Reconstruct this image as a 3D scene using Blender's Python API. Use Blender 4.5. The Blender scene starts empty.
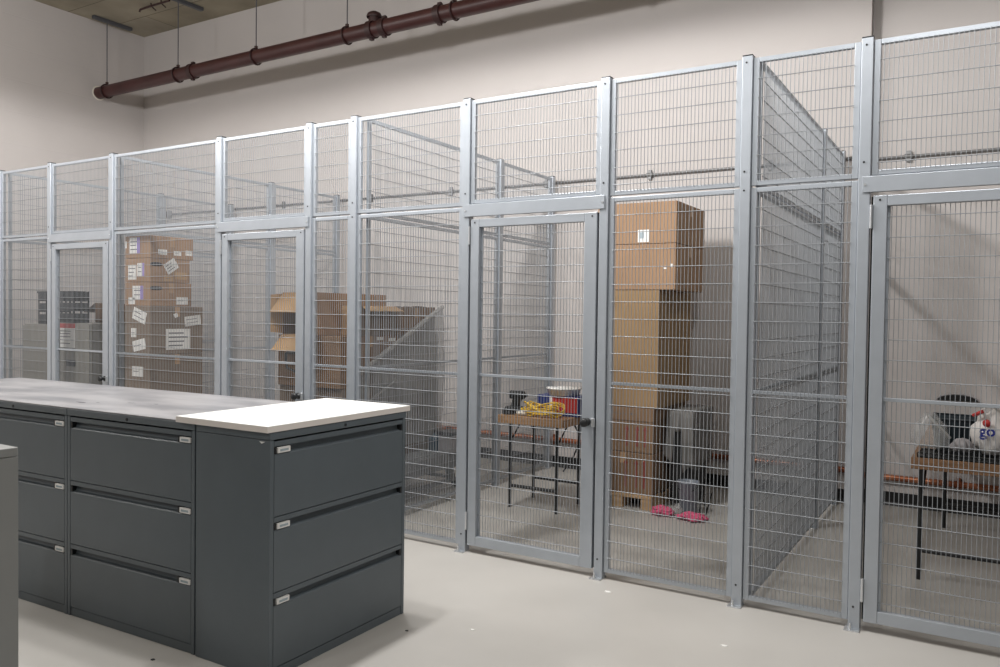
import bpy, bmesh, math, random
from mathutils import Vector, Matrix, noise
random.seed(4)
PI = math.pi
scene = bpy.context.scene
COL = scene.collection

# ------------------------------------------------------------------ materials
def mat(name, color, rough=0.5, metal=0.0, spec=0.5, nscale=None, namt=0.0, ncol=None, bump=0.0, bscale=None,
        alpha=None, coat=0.0, stretch=None, ramp=(0.35, 0.65)):
    m = bpy.data.materials.new(name); m.use_nodes = True
    nt = m.node_tree; b = nt.nodes['Principled BSDF']
    b.inputs['Base Color'].default_value = (*color, 1)
    b.inputs['Roughness'].default_value = rough
    b.inputs['Metallic'].default_value = metal
    b.inputs['Specular IOR Level'].default_value = spec
    b.inputs['Coat Weight'].default_value = coat
    if alpha is not None: b.inputs['Alpha'].default_value = alpha
    if nscale or bump:
        tc = nt.nodes.new('ShaderNodeTexCoord')
        mp = nt.nodes.new('ShaderNodeMapping'); nt.links.new(tc.outputs['Object'], mp.inputs['Vector'])
        if stretch: mp.inputs['Scale'].default_value = stretch
    if nscale:
        n = nt.nodes.new('ShaderNodeTexNoise'); n.inputs['Scale'].default_value = nscale
        n.inputs['Detail'].default_value = 6
        nt.links.new(mp.outputs['Vector'], n.inputs['Vector'])
        r = nt.nodes.new('ShaderNodeValToRGB')
        r.color_ramp.elements[0].position = ramp[0]; r.color_ramp.elements[1].position = ramp[1]
        c2 = ncol or tuple(c * (1 - namt) for c in color)
        r.color_ramp.elements[0].color = (*c2, 1); r.color_ramp.elements[1].color = (*color, 1)
        nt.links.new(n.outputs['Fac'], r.inputs['Fac'])
        nt.links.new(r.outputs['Color'], b.inputs['Base Color'])
    if bump:
        n2 = nt.nodes.new('ShaderNodeTexNoise'); n2.inputs['Scale'].default_value = bscale or 40
        n2.inputs['Detail'].default_value = 4
        nt.links.new(mp.outputs['Vector'], n2.inputs['Vector'])
        bp = nt.nodes.new('ShaderNodeBump'); bp.inputs['Strength'].default_value = bump; bp.inputs['Distance'].default_value = 0.01
        nt.links.new(n2.outputs['Fac'], bp.inputs['Height']); nt.links.new(bp.outputs['Normal'], b.inputs['Normal'])
    return m

def block_wall(name, color):
    m = mat(name, color, 0.7, nscale=1.2, namt=0.05, spec=0.3)
    nt = m.node_tree; b = nt.nodes['Principled BSDF']
    tc = nt.nodes.new('ShaderNodeTexCoord'); mp = nt.nodes.new('ShaderNodeMapping')
    mp.inputs['Rotation'].default_value = (PI / 2, 0, PI / 2)
    nt.links.new(tc.outputs['Object'], mp.inputs['Vector'])
    br = nt.nodes.new('ShaderNodeTexBrick'); br.inputs['Scale'].default_value = 1.0
    br.inputs['Brick Width'].default_value = 0.4; br.inputs['Row Height'].default_value = 0.2
    br.inputs['Mortar Size'].default_value = 0.008; br.inputs['Mortar Smooth'].default_value = 0.6
    nt.links.new(mp.outputs['Vector'], br.inputs['Vector'])
    bp = nt.nodes.new('ShaderNodeBump'); bp.inputs['Strength'].default_value = 0.25; bp.inputs['Distance'].default_value = 0.004
    bp.invert = True
    nt.links.new(br.outputs['Fac'], bp.inputs['Height']); nt.links.new(bp.outputs['Normal'], b.inputs['Normal'])
    return m

def board_concrete(name, color):
    m = mat(name, color, 0.85, spec=0.2, nscale=1.6, namt=0.35, ramp=(0.3, 0.7))
    nt = m.node_tree; b = nt.nodes['Principled BSDF']
    old = b.inputs['Base Color'].links[0].from_socket
    tc = nt.nodes.new('ShaderNodeTexCoord')
    br = nt.nodes.new('ShaderNodeTexBrick'); br.inputs['Scale'].default_value = 1.0
    br.inputs['Brick Width'].default_value = 2.44; br.inputs['Row Height'].default_value = 0.61
    br.inputs['Mortar Size'].default_value = 0.006; br.inputs['Mortar Smooth'].default_value = 0.3
    br.inputs['Color1'].default_value = (1, 1, 1, 1); br.inputs['Color2'].default_value = (.82, .8, .74, 1)
    br.inputs['Mortar'].default_value = (.35, .33, .3, 1)
    nt.links.new(tc.outputs['Object'], br.inputs['Vector'])
    mx = nt.nodes.new('ShaderNodeMix'); mx.data_type = 'RGBA'; mx.blend_type = 'MULTIPLY'
    mx.inputs['Factor'].default_value = 1.0
    nt.links.new(old, mx.inputs[6]); nt.links.new(br.outputs['Color'], mx.inputs[7])
    nt.links.new(mx.outputs[2], b.inputs['Base Color'])
    return m

M = dict(
    wall=mat('painted_wall', (.55, .517, .502), .75, spec=.25, nscale=.9, namt=.05, bump=.08, bscale=60),
    wall_left=block_wall('painted_block', (.58, .545, .53)),
    ceiling=board_concrete('board_marked_concrete', (.43, .39, .31)),
    floor=mat('sealed_concrete', (.475, .458, .432), .42, spec=.35, nscale=1.1, namt=.10, bump=.03, bscale=25),
    base=mat('black_vinyl', (.008, .008, .009), .5),
    galv=mat('grey_metal_paint', (.445, .48, .525), .40, metal=.5, nscale=9, namt=.06),
    wire=mat('zinc_wire', (.30, .317, .34), .45, metal=.3),
    zinc=mat('bright_zinc', (.7, .72, .74), .3, metal=.8),
    dark=mat('dark_hole', (.02, .02, .022), .6),
    slate=mat('slate_enamel', (.110, .132, .148), .42, nscale=6, namt=.06),
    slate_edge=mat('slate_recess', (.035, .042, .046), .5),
    foregrey=mat('warm_grey_enamel', (.24, .245, .24), .45, nscale=3, namt=.05),
    laminate=mat('scuffed_laminate', (.33, .325, .335), .36, nscale=3.2, ncol=(.20, .20, .215), ramp=(.40, .60), stretch=(.6, 1.6, 1)),
    white=mat('white_laminate', (.88, .88, .86), .3),
    white_edge=mat('white_edge_banding', (.80, .745, .70), .45),
    paper=mat('white_paper', (.80, .79, .77), .7),
    print=mat('grey_print', (.12, .12, .13), .7),
    purple=mat('purple_print', (.30, .22, .55), .6),
    bluegrey=mat('blue_grey_print', (.35, .42, .46), .6),
    red=mat('red_print', (.50, .035, .03), .55),
    red_faded=mat('faded_red_print', (.24, .05, .04), .7),
    navy=mat('navy_print', (.015, .03, .16), .5),
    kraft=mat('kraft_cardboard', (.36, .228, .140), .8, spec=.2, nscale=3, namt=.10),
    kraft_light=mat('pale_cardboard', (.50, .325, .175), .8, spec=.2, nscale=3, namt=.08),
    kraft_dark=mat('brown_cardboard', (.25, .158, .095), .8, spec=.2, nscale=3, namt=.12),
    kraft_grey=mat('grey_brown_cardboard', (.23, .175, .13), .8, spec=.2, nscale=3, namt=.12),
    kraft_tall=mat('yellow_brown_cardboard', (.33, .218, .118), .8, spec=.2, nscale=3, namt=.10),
    tape=mat('clear_brown_tape', (.46, .29, .16), .3),
    pipe=mat('oxide_red_paint', (.060, .017, .016), .42, nscale=4, namt=.25),
    pipe_dark=mat('dark_red_casting', (.035, .012, .012), .5),
    steel=mat('dull_steel', (.12, .125, .14), .5, metal=.5),
    copper=mat('copper_tube', (.46, .19, .10), .36, metal=.6, nscale=7, ncol=(.25, .075, .035), ramp=(.35, .65)),
    conduit=mat('conduit_steel', (.22, .22, .22), .45, metal=.5),
    putty=mat('putty_enamel', (.25, .237, .21), .5, nscale=4, namt=.05),
    black=mat('black_plastic', (.012, .013, .014), .45),
    bluebin=mat('blue_black_plastic', (.018, .028, .036), .4),
    wood=mat('table_wood', (.40, .235, .12), .55, nscale=5, namt=.3, stretch=(1, 1, 9)),
    wood_dark=mat('dark_table_wood', (.30, .165, .085), .55, nscale=5, namt=.3, stretch=(1, 1, 9)),
    wood_pale=mat('pallet_wood', (.50, .33, .18), .75, nscale=5, namt=.25, stretch=(1, 8, 8)),
    yellow=mat('yellow_cable', (.72, .46, .04), .45),
    cream=mat('cream_plastic', (.78, .74, .66), .45),
    pinkcloth=mat('pink_cloth', (.62, .10, .20), .85, bump=.3, bscale=60),
    film=mat('plastic_film', (.55, .55, .54), .3, alpha=.42, nscale=4, namt=.2),
    filmedge=mat('plastic_fold', (.50, .49, .47), .4, alpha=.55),
    greyfilm=mat('grey_sheet', (.25, .242, .23), .65, alpha=.72, nscale=5, namt=.3),
    clear=mat('clear_bag', (.72, .72, .71), .18, alpha=.30, nscale=6, namt=.25),
    bag=mat('white_bag', (.80, .76, .73), .4, nscale=6, namt=.15),
    bluebag=mat('blue_ink', (.01, .02, .20), .5),
    bucket=mat('blue_grey_plastic', (.21, .235, .28), .4),
    teal=mat('dark_teal_plastic', (.012, .05, .085), .4),
    grey=mat('mid_grey_paint', (.24, .245, .25), .5, nscale=5, namt=.1),
    lilac=mat('pale_grey_plastic', (.36, .34, .35), .5),
)

# ------------------------------------------------------------------ mesh builder
class MB:
    def __init__(s): s.v = []; s.f = []; s.smooth = []
    def add(s, vs, fs, smooth=False):
        o = len(s.v); s.v += [tuple(v) for v in vs]
        for f in fs: s.f.append(tuple(i + o for i in f)); s.smooth.append(smooth)
        return s
    def box(s, x0, y0, z0, x1, y1, z1, bev=0.0):
        if bev:
            bm = bmesh.new(); bmesh.ops.create_cube(bm, size=1)
            for v in bm.verts:
                v.co = Vector(((x0 + x1) / 2 + v.co.x * (x1 - x0), (y0 + y1) / 2 + v.co.y * (y1 - y0), (z0 + z1) / 2 + v.co.z * (z1 - z0)))
            bmesh.ops.bevel(bm, geom=bm.edges[:], offset=bev, segments=2, affect='EDGES', profile=.5)
            bm.verts.index_update()
            s.add([v.co[:] for v in bm.verts], [[v.index for v in f.verts] for f in bm.faces]); bm.free()
            return s
        vs = [(x0, y0, z0), (x1, y0, z0), (x1, y1, z0), (x0, y1, z0), (x0, y0, z1), (x1, y0, z1), (x1, y1, z1), (x0, y1, z1)]
        return s.add(vs, [(0, 3, 2, 1), (4, 5, 6, 7), (0, 1, 5, 4), (1, 2, 6, 5), (2, 3, 7, 6), (3, 0, 4, 7)])
    def cyl(s, a, b, r, n=12, r2=None, caps=True):
        return s.tube([a, b], r, n, caps, r2)
    def tube(s, path, r, n=8, caps=True, r2=None, closed=False):
        P = [Vector(p) for p in path]; k = len(P); rings = []; up = None
        for i, p in enumerate(P):
            if closed: t = P[(i + 1) % k] - P[i - 1]
            else: t = (P[min(i + 1, k - 1)] - P[max(i - 1, 0)])
            t = t.normalized() if t.length > 1e-9 else Vector((0, 0, 1))
            if up is None: up = Vector((0, 0, 1)) if abs(t.z) < .9 else Vector((1, 0, 0))
            u = t.cross(up).normalized(); w = u.cross(t).normalized(); up = w
            rr = r if r2 is None else r + (r2 - r) * i / (k - 1)
            rings.append([p + u * (rr * math.cos(2 * PI * j / n)) + w * (rr * math.sin(2 * PI * j / n)) for j in range(n)])
        vs = [v for q in rings for v in q]; fs = []
        for i in range(k if closed else k - 1):
            i2 = (i + 1) % k
            for j in range(n): fs.append((i * n + j, i * n + (j + 1) % n, i2 * n + (j + 1) % n, i2 * n + j))
        s.add(vs, fs, True)
        if caps and not closed:
            s.add(rings[0], [tuple(reversed(range(n)))]); s.add(rings[-1], [tuple(range(n))])
        return s
    def lathe(s, prof, c=(0, 0, 0), n=24, smooth=True):
        vs = [(c[0] + r * math.cos(2 * PI * j / n), c[1] + r * math.sin(2 * PI * j / n), c[2] + z) for r, z in prof for j in range(n)]
        fs = [(i * n + j, i * n + (j + 1) % n, (i + 1) * n + (j + 1) % n, (i + 1) * n + j) for i in range(len(prof) - 1) for j in range(n)]
        return s.add(vs, fs, smooth)
    def prism_x(s, prof, x0, x1):
        n = len(prof)      # prof: (y, z) loop, extruded along x
        vs = [(x0, y, z) for y, z in prof] + [(x1, y, z) for y, z in prof]
        fs = [(i, (i + 1) % n, n + (i + 1) % n, n + i) for i in range(n)] + [tuple(reversed(range(n))), tuple(range(n, 2 * n))]
        return s.add(vs, fs)
    def hexa(s, q0, q1):
        vs = list(q0) + list(q1)
        return s.add(vs, [(0, 1, 2, 3), (7, 6, 5, 4), (0, 4, 5, 1), (1, 5, 6, 2), (2, 6, 7, 3), (3, 7, 4, 0)])
    def build(s, name, m, parent=None, fix=True):
        me = bpy.data.meshes.new(name); me.from_pydata(s.v, [], s.f)
        me.polygons.foreach_set('use_smooth', s.smooth)
        if fix:
            bm = bmesh.new(); bm.from_mesh(me); bmesh.ops.recalc_face_normals(bm, faces=bm.faces[:]); bm.to_mesh(me); bm.free()
        me.materials.append(M[m] if isinstance(m, str) else m)
        o = bpy.data.objects.new(name, me); COL.objects.link(o)
        if parent: o.parent = parent
        return o

def tag(o, label, cat, group=None, kind='thing'):
    o['label'] = label; o['category'] = cat; o['kind'] = kind
    if group: o['group'] = group
    return o
def thing(name, label, cat, loc=(0, 0, 0), rz=0.0, group=None):
    o = bpy.data.objects.new(name, None); COL.objects.link(o)
    o.empty_display_size = .1; o.location = loc; o.rotation_euler = (0, 0, rz)
    return tag(o, label, cat, group)
def struct(o): o['kind'] = 'structure'; return o
def kids(o): return [c for c in bpy.data.objects if c.parent == o]
def dup(o, loc=None, rz=None, label=None, parent=None):
    c = o.copy(); COL.objects.link(c)
    if parent is not None: c.parent = parent
    if loc is not None: c.location = loc
    if rz is not None: c.rotation_euler = (0, 0, rz)
    if label: c['label'] = label
    for k in kids(o): dup(k, parent=c)
    return c

# ------------------------------------------------------------------ room
XL, YW, ZC = -6.86, 2.95, 5.466
XSTEP, YR = 2.755, 3.07
XR, YF = 9.0, -10.0
struct(MB().box(XL - .2, YF, -.2, XR, YR + .3, 0).build('floor', 'floor'))
struct(MB().box(XL - .2, YF, ZC, XR, YR + .3, ZC + .2).build('ceiling', 'ceiling'))
struct(MB().box(XL - .2, YF, 0, XL, YR + .3, ZC).build('wall_left', 'wall_left'))
struct(MB().add([(XL, YW, 0), (XSTEP, YW, 0), (XSTEP, YR, 0), (XR, YR, 0), (XR, YR + .3, 0), (XL, YR + .3, 0),
                 (XL, YW, ZC), (XSTEP, YW, ZC), (XSTEP, YR, ZC), (XR, YR, ZC), (XR, YR + .3, ZC), (XL, YR + .3, ZC)],
                [(0, 1, 7, 6), (1, 2, 8, 7), (2, 3, 9, 8), (3, 4, 10, 9), (4, 5, 11, 10), (5, 0, 6, 11),
                 (6, 7, 8, 9, 10, 11), (5, 4, 3, 2, 1, 0)]).build('wall_back', 'wall'))
def cove(x0, x1, y):
    return struct(MB().prism_x([(y, 0), (y - .022, 0), (y - .016, .012), (y - .007, .03), (y - .007, .108), (y, .112)], x0, x1).build('baseboard_back', 'base'))
cove(XL, XSTEP, YW); cove(XSTEP, XR, YR)

# ------------------------------------------------------------------ sprinkler pipe and its hangers
PY = 2.26
def pz(x): return 4.50 + (x + 6.86) * .0062
p = thing('sprinkler_pipe', 'long dark red pipe running under the ceiling along the back wall', 'pipe', (XL, PY, 4.5))
MB().tube([(0.004, 0, 0), (10.2, 0, 10.2 * .0062)], .079, 24).build('pipe_run', 'pipe', p)
for x in (-4.885, -2.0, -1.83, -1.12, .8):
    d = x - XL
    m = MB(); m.tube([(d - .035, 0, d * .0062), (d - .03, 0, d * .0062), (d + .03, 0, d * .0062), (d + .035, 0, d * .0062)], .094, 24)
    m.box(d - .022, -.02, d * .0062 + .088, d + .022, .02, d * .0062 + .115, .004)
    m.box(d - .022, -.02, d * .0062 - .112, d + .022, .02, d * .0062 - .088, .004)
    m.build('coupling', 'pipe_dark', p)
d = -2.0 - XL
m = MB(); m.cyl((d + .03, 0, d * .0062 + .07), (d + .03, 0, d * .0062 + .125), .06, 16); m.lathe([(.078, .12), (.082, .135), (.07, .165), (.03, .185), (0, .188)], (d + .03, 0, d * .0062), 20)
m.build('branch_cap', 'pipe_dark', p)
m = MB(); m.lathe([(.08, 0), (.096, 0), (.098, .003), (.094, .006), (.08, .007)], n=28)
o = m.build('wall_collar', 'cream', p); o.rotation_euler = (0, PI / 2, 0); o.location = (.002, 0, 0)
hang = None
xs = [-6.67, -5.174, -3.759, -2.348, -.94, .47, 1.88]
hl = ['pipe hanger with thin rod nearest the left wall corner, from a dark ceiling strut', 'second pipe hanger from the left wall, thin rod and clamp on the red pipe',
      'third pipe hanger from the left wall, above the second cage door area', 'pipe hanger just left of the capped branch on the red pipe',
      'pipe hanger right of the capped branch, where the pipe nears the top edge', 'pipe hanger beyond the top edge of view, above the cage with the table',
      'rightmost pipe hanger near the step in the back wall']
for x, lb in zip(xs, hl):
    h = thing('pipe_hanger', lb, 'hanger', (x, PY, pz(x)), 0, 'hangers of the red pipe')
    top = ZC - pz(x)
    MB().cyl((0, 0, .1), (0, 0, top - .03), .0065, 8).build('threaded_rod', 'steel', h)
    m = MB(); m.tube([(0, .09 * math.sin(a), .09 * math.cos(a)) for a in [2 * PI * i / 24 for i in range(24)]], .010, 6, closed=True)
    m.box(-.016, -.014, .088, .016, .014, .125, .003)
    m.build('clamp_ring', 'pipe_dark', h)
    m = MB(); m.box(-.03, -.2, top - .045, .03, .36, top - .002, .004); m.box(-.02, -.205, top - .03, .02, .365, top - .012)
    m.build('ceiling_strut', 'steel', h)
m = MB(); m.tube([(-5.86, 2.19, 5.40), (-5.84, 2.19, 5.425), (-5.6, 2.19, 5.43), (-5.25, 2.19, 5.43)], .013, 8)
for x in (-5.62, -5.42): m.cyl((x, 2.19, 5.43), (x, 2.19, 5.466), .009, 6); m.cyl((x, 2.19, 5.43), (x - .03, 2.28, 5.41), .008, 6)
tag(m.build('ceiling_bracket', 'pipe_dark'), 'small rusty red bracket rod hung close under the concrete ceiling', 'bracket')

# ------------------------------------------------------------------ conduit and copper pipe on the back wall
c = thing('wall_conduit', 'thin grey conduit fixed along the back wall above the cages', 'conduit', (-6.24, YW, 2.885))
MB().tube([(0, -.022, 0), (8.98, -.022, 0)], .011, 10).build('conduit_run', 'conduit', c)
for x in (-4.0, -2.564, -1.426, -.249, .865, 1.969):
    m = MB(); m.tube([(x + 6.21, -.022, 0), (x + 6.27, -.022, 0)], .021, 10); m.box(x + 6.225, -.03, -.045, x + 6.255, -.001, .045, .002)
    m.build('strap', 'conduit', c)
m = MB(); m.lathe([(0, .0), (.055, .0), (.06, .006), (.06, .028), (.055, .034), (.03, .036), (.028, .045), (0, .046)], n=22)
o = m.build('junction_box', 'conduit', c); o.rotation_euler = (PI / 2, 0, 0); o.location = (-.02, -.001, 0)
c = thing('wall_conduit', 'thin grey conduit on the set-back wall above the cage at the right edge', 'conduit', (XSTEP, YR, 2.885))
MB().tube([(.02, -.022, 0), (4.5, -.022, 0)], .011, 10).build('conduit_run', 'conduit', c)
m = MB(); m.tube([(.26, -.022, 0), (.32, -.022, 0)], .021, 10); m.box(.275, -.03, -.045, .305, -.001, .045, .002); m.build('strap', 'conduit', c)
for x0, x1, y, zc, lb in ((XL + .05, XSTEP - .005, YW, .283, 'copper pipe running low along the back wall behind the cages'),
                      (XSTEP + .01, 7.5, YR, .238, 'copper pipe low on the set-back wall behind the right-hand table')):
    c = thing('copper_pipe', lb, 'pipe', (x0, y, zc))
    MB().tube([(0, -.042, 0), (x1 - x0, -.036, 0)], .025, 14).build('pipe_run', 'copper', c)
    k = 0.7
    while k < x1 - x0:
        m = MB(); m.tube([(k - .03, -.036, 0), (k + .03, -.036, 0)], .029, 14); m.box(k - .012, -.03, -.05, k + .012, -.001, .05); m.build('pipe_clip', 'copper', c); k += 1.5

# ------------------------------------------------------------------ wire mesh cages
HT = 2.93; PW = .0275
PX = dict(Z=-4.955, A=-4.0505, B=-3.0702, C=-1.6389, D=-.6577, E=-.2239, F=.7356, G=1.7034, H=2.5136, I=3.0943, J=4.062)
def wires(mb, x0, x1, z0, z1, yv, yh, dv=.0037, dh=.0046, rows=None):
    n = max(1, round((x1 - x0) / .0207)); st = (x1 - x0) / n
    for i in range(1, n):
        x = x0 + i * st; mb.tube([(x, yv, z0), (x, yv, z1)], dv / 2, 6, False)
    for z in rows: mb.tube([(x0, yh, z), (x1, yh, z)], dh / 2, 6, False)
def rows_between(z0, z1, base):
    z = base; out = []
    while z < z1 - .02:
        if z > z0 + .02: out.append(z)
        z += .1
    return out
def section(name_label, loc, L, H, rz=0, mid=None, group=None, low=False):
    """one framed wire mesh section; local x along it, front to -y"""
    t = thing('wire_mesh_section', name_label, 'mesh panel', loc, rz, group)
    f = .030; y0, y1 = -.012, .013
    m = MB()
    m.box(0, y0, 0, f, y1, H, .003); m.box(L - f, y0, 0, L, y1, H, .003)
    m.box(f, y0, 0, L - f, y1, .026, .003); m.box(f, y0, H - .026, L - f, y1, H, .003)
    m.build('section_border', 'galv', t)
    w = MB(); wires(w, f - .005, L - f + .005, .02, H - .02, -.015, -.018, rows=rows_between(.03, H - .03, .09 if low else .06))
    w.build('wire_mesh', 'wire', t, fix=False)
    if mid:
        MB().box(f, -.010, mid - .009, L - f, .006, mid + .009, .002).build('mid_bar', 'galv', t)
    return t
POST = None
def post(label, x, y=0.0, group='posts of the cage front', plate=True, back=False):
    t = thing('cage_post', label, 'post', (x, y, 0), 0, group)
    MB().box(-PW, 0, .004, PW, .055, HT, .0035).build('post_tube', 'galv', t)
    MB().box(-PW + .001, .001, HT + .0005, PW - .001, .054, HT + .006, .001).build('end_cap', 'black', t)
    if plate:
        m = MB(); m.box(-.042, -.034, 0, .030, .058, .006, .001)
        m.build('foot_plate', 'zinc', t)
        m = MB(); m.cyl((-.014, -.018, .006), (-.014, -.018, .022), .008, 6); m.cyl((-.014, -.018, .022), (-.014, -.018, .036), .005, 8)
        m.build('anchor_bolt', 'zinc', t)
    if not back:
        for z in (HT - .035, 2.322, 2.222, .115):
            MB().cyl((-.004, .002, z), (-.004, -.0025, z), .0055, 8).build('bolt', 'dark', t)
    return t
order = 'ZABCDEFGHIJ'
plab = dict(Z='front cage post at the far left edge of the photo', A='front cage post on the hinge side of the leftmost wire door',
            B='front cage post just right of the leftmost wire door', C='front cage post on the hinge side of the second wire door from left',
            D='front cage post on the knob side of the second wire door from left', E='front cage post between the two open cartons, right of the narrow section',
            F='front cage post on the hinge side of the door before the yellow cable table', G='front cage post on the knob side of the door before the yellow cable table',
            H='front cage post right of the tall carton stack', I='front cage post on the hinge side of the right-hand door',
            J='front cage post closing the right-hand door, beyond the right edge')
for k in order: post(plab[k], PX[k])
ZM0, ZM1 = 2.236, 2.246
g = .0025
bays = [('Z', 'A', 'leftmost front wire section, before the putty cabinet'), ('B', 'C', 'front wire section before the stack of labelled cartons'),
        ('D', 'E', 'narrow front wire section just right of the second door'), ('E', 'F', 'front wire section behind the white topped cabinet corner'),
        ('G', 'H', 'front wire section before the tall carton stack'), ('H', 'I', 'narrow front wire section left of the right-hand door')]
for a, b, lb in bays:
    x0 = PX[a] + PW + g; L = PX[b] - PW - g - x0
    section('tall lower ' + lb, (x0, .026, .04), L, ZM0 - .04, mid=1.115, group='lower front wire sections', low=True)
    section('short upper ' + lb, (x0, .026, ZM1), L, HT - .012 - ZM1, group='upper front wire sections')
doors = [('A', 'B', 'leftmost wire door', 'before the putty cabinet'), ('C', 'D', 'second wire door from the left', 'before the open carton'),
         ('F', 'G', 'third wire door from the left', 'before the yellow cable table'), ('I', 'J', 'rightmost wire door', 'before the table with the plastic bags')]
for a, b, nm, wh in doors:
    x0 = PX[a] + PW + g; L = PX[b] - PW - g - x0
    section('short wire section above the ' + nm, (x0, .026, 2.256), L, HT - .012 - 2.256, group='wire sections above the doors')
    h = thing('door_header', 'flat grey header bar over the ' + nm, 'header', (PX[a], 0, 2.172), 0, 'headers over the cage doors')
    W = PX[b] - PX[a]
    MB().box(-.008, -.0085, 0, W + .008, -.003, .078, .002).build('face_plate', 'galv', h)
    MB().box(PW + .002, -.0025, .004, W - PW - .002, .045, .074, .003).build('header_tube', 'galv', h)
    for xx in (.004, W - .004): MB().cyl((xx, -.008, .038), (xx, -.012, .038), .006, 8).build('bolt', 'zinc', h)
    # the leaf
    X0 = .015 + PW; X1 = W - PW - .014
    t = thing('wire_mesh_gate', 'tall ' + nm + ' ' + wh + ', grey frame, black knob', 'door', (PX[a], 0, .05), 0, 'cage doors')
    Ht = 2.155 - .05; hs, ls, ts, bs = .063, .080, .052, .062
    m = MB(); m.box(X0, 0, 0, X0 + hs, .042, Ht, .003); m.build('hinge_stile', 'galv', t)
    m = MB(); m.box(X1 - ls, 0, 0, X1, .042, Ht, .003); m.build('lock_stile', 'galv', t)
    m = MB(); m.box(X0 + hs, .0006, Ht - ts, X1 - ls, .0414, Ht - .0006, .003); m.build('top_rail', 'galv', t)
    m = MB(); m.box(X0 + hs, .0006, .0006, X1 - ls, .0414, bs, .003); m.build('bottom_rail', 'galv', t)
    w = MB(); wires(w, X0 + hs - .002, X1 - ls + .002, bs - .002, Ht - ts + .002, .026, .023, rows=rows_between(bs, Ht - ts, .10))
    w.build('wire_mesh', 'wire', t, fix=False)
    MB().box(X0 + hs, .020, 1.098, X1 - ls, .032, 1.116, .002).build('mid_bar', 'galv', t)
    MB().box(X0 + hs - .0005, .030, bs - .002, X0 + hs + .012, .0405, Ht - ts + .002, .002).build('mesh_angle', 'galv', t)
    for z in (.10, Ht - .16):
        m = MB(); m.cyl((PW + .0075, -.004, z), (PW + .0075, -.004, z + .115), .007, 12); m.box(PW + .004, -.002, z + .004, PW + .011, .012, z + .111)
        m.build('hinge', 'zinc', t)
    MB().box(PW + .004, .036, .0, X0 - .001, .0425, Ht, .001).build('rubber_seal', 'black', t)
    MB().box(X1 + .001, .030, .0, X1 + .011, .0425, Ht, .001).build('rubber_seal', 'black', t)
    for xx, zz in ((X0 + .03, Ht - .022), (X1 - .03, Ht - .022)): MB().cyl((xx, .001, zz), (xx, -.0025, zz), .0055, 8).build('bolt', 'dark', t)
    kz = .87
    m = MB(); m.lathe([(0, 0), (.024, 0), (.024, .006), (.012, .010), (.012, .026), (.022, .032), (.027, .042), (.026, .054), (.016, .061), (0, .062)], n=20)
    o = m.build('knob', 'black', t); o.rotation_euler = (PI / 2, 0, 0); o.location = (X1 - .042, 0, kz)
    m = MB(); m.box(X1 - .014, -.010, kz - .025, X1 + .010, -.001, kz + .025, .002); m.cyl((X1 - .002, -.014, kz - .02), (X1 - .002, -.014, kz + .02), .006, 10)
    m.build('latch', 'zinc', t)

# side partitions, front to back; local x runs to the back wall, front face to +X
parts = [('Z', 0.075, 'leftmost side partition'), ('B', .05, 'side partition left of the labelled cartons'),
         ('E', .085, 'side partition behind the narrow front section'), ('H', .052, 'side partition right of the tall carton stack')]
YM = {'Z': 1.78, 'B': 1.80, 'E': 1.82, 'H': 1.93}
for k, dx, nm in parts:
    x = PX[k] + dx
    ym = YM[k]; ye = YW - .128
    post('middle post of the ' + nm, x - .0, ym, 'posts of the side partitions', True, True)
    post('rear post of the ' + nm + ', against the back wall', x - .0, ye, 'posts of the side partitions', True, True)
    for y0, y1, wd in ((.058, ym - g, 'front'), (ym + .055 + g, ye - g, 'rear')):
        section('tall lower %s wire section of the %s' % (wd, nm), (x, y0, .04), y1 - y0, ZM0 - .04, PI / 2, 1.115, 'lower partition sections', True)
        section('short upper %s wire section of the %s' % (wd, nm), (x, y0, ZM1), y1 - y0, HT - .012 - ZM1, PI / 2, None, 'upper partition sections')

# ------------------------------------------------------------------ filing cabinets
def cabinet(name, label, loc, rz, W, D, H, label_side, m_body='slate', plain=False, group=None):
    t = thing(name, label, 'filing cabinet', loc, rz, group)
    e = m_body
    MB().box(0, .002, .0, .022, D, H - .034, .002).build('side_panel', e, t)
    MB().box(W - .022, .002, .0, W, D, H - .034, .002).build('side_panel', e, t)
    MB().box(0, 0, H - .032, W, D, H, .003).build('top_panel', e, t)
    MB().box(.0225, .006, 0, W - .0225, .03, .042, .002).build('plinth', e, t)
    MB().box(.0225, .05, .045, W - .0225, D - .003, H - .036).build('carcass', 'slate_edge', t)
    n = 3; z0 = .046; ph = (H - .036 - z0) / n
    x0, x1 = .0245, W - .0245
    for i in range(n):
        b = z0 + i * ph; h = ph - .004
        prof = [(.003, b), (.003, b + h - .058), (.008, b + h - .053), (.024, b + h - .050), (.030, b + h - .030), (.026, b + h - .023), (.003, b + h - .021), (.003, b + h), (.048, b + h), (.048, b)]
        d = MB().prism_x(prof, x0, x1).build('drawer', e, t)
        zc = b + h - .039
        for s in (0, 1):
            left = s == 0
            blk = (x0 + .001, x0 + .013) if left else (x1 - .013, x1 - .001)
            MB().box(blk[0], .004, zc - .014, blk[1], .028, zc + .014).build('recess_end', 'black', d)
        lx = x0 + .016 if label_side == 'l' else x1 - .072
        bx = x1 - .089 if label_side == 'r' else None
        if bx: MB().box(bx, .004, zc - .014, bx + .014, .028, zc + .014).build('recess_end', 'black', d)
        h_ = MB().box(lx, -.002, zc - .012, lx + .071, .012, zc + .012, .002).build('label_holder', 'paper', d)
        MB().box(lx + .012, -.0027, zc - .005, lx + .059, -.0019, zc + .004).build('printed_text', 'bluegrey', h_)
    m = MB(); m.cyl((W / 2, .002, H - .018), (W / 2, -.003, H - .018), .007, 12); m.build('lock', 'dark', t)
    return t
HC = 1.045
re = math.radians(.4)
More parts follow.
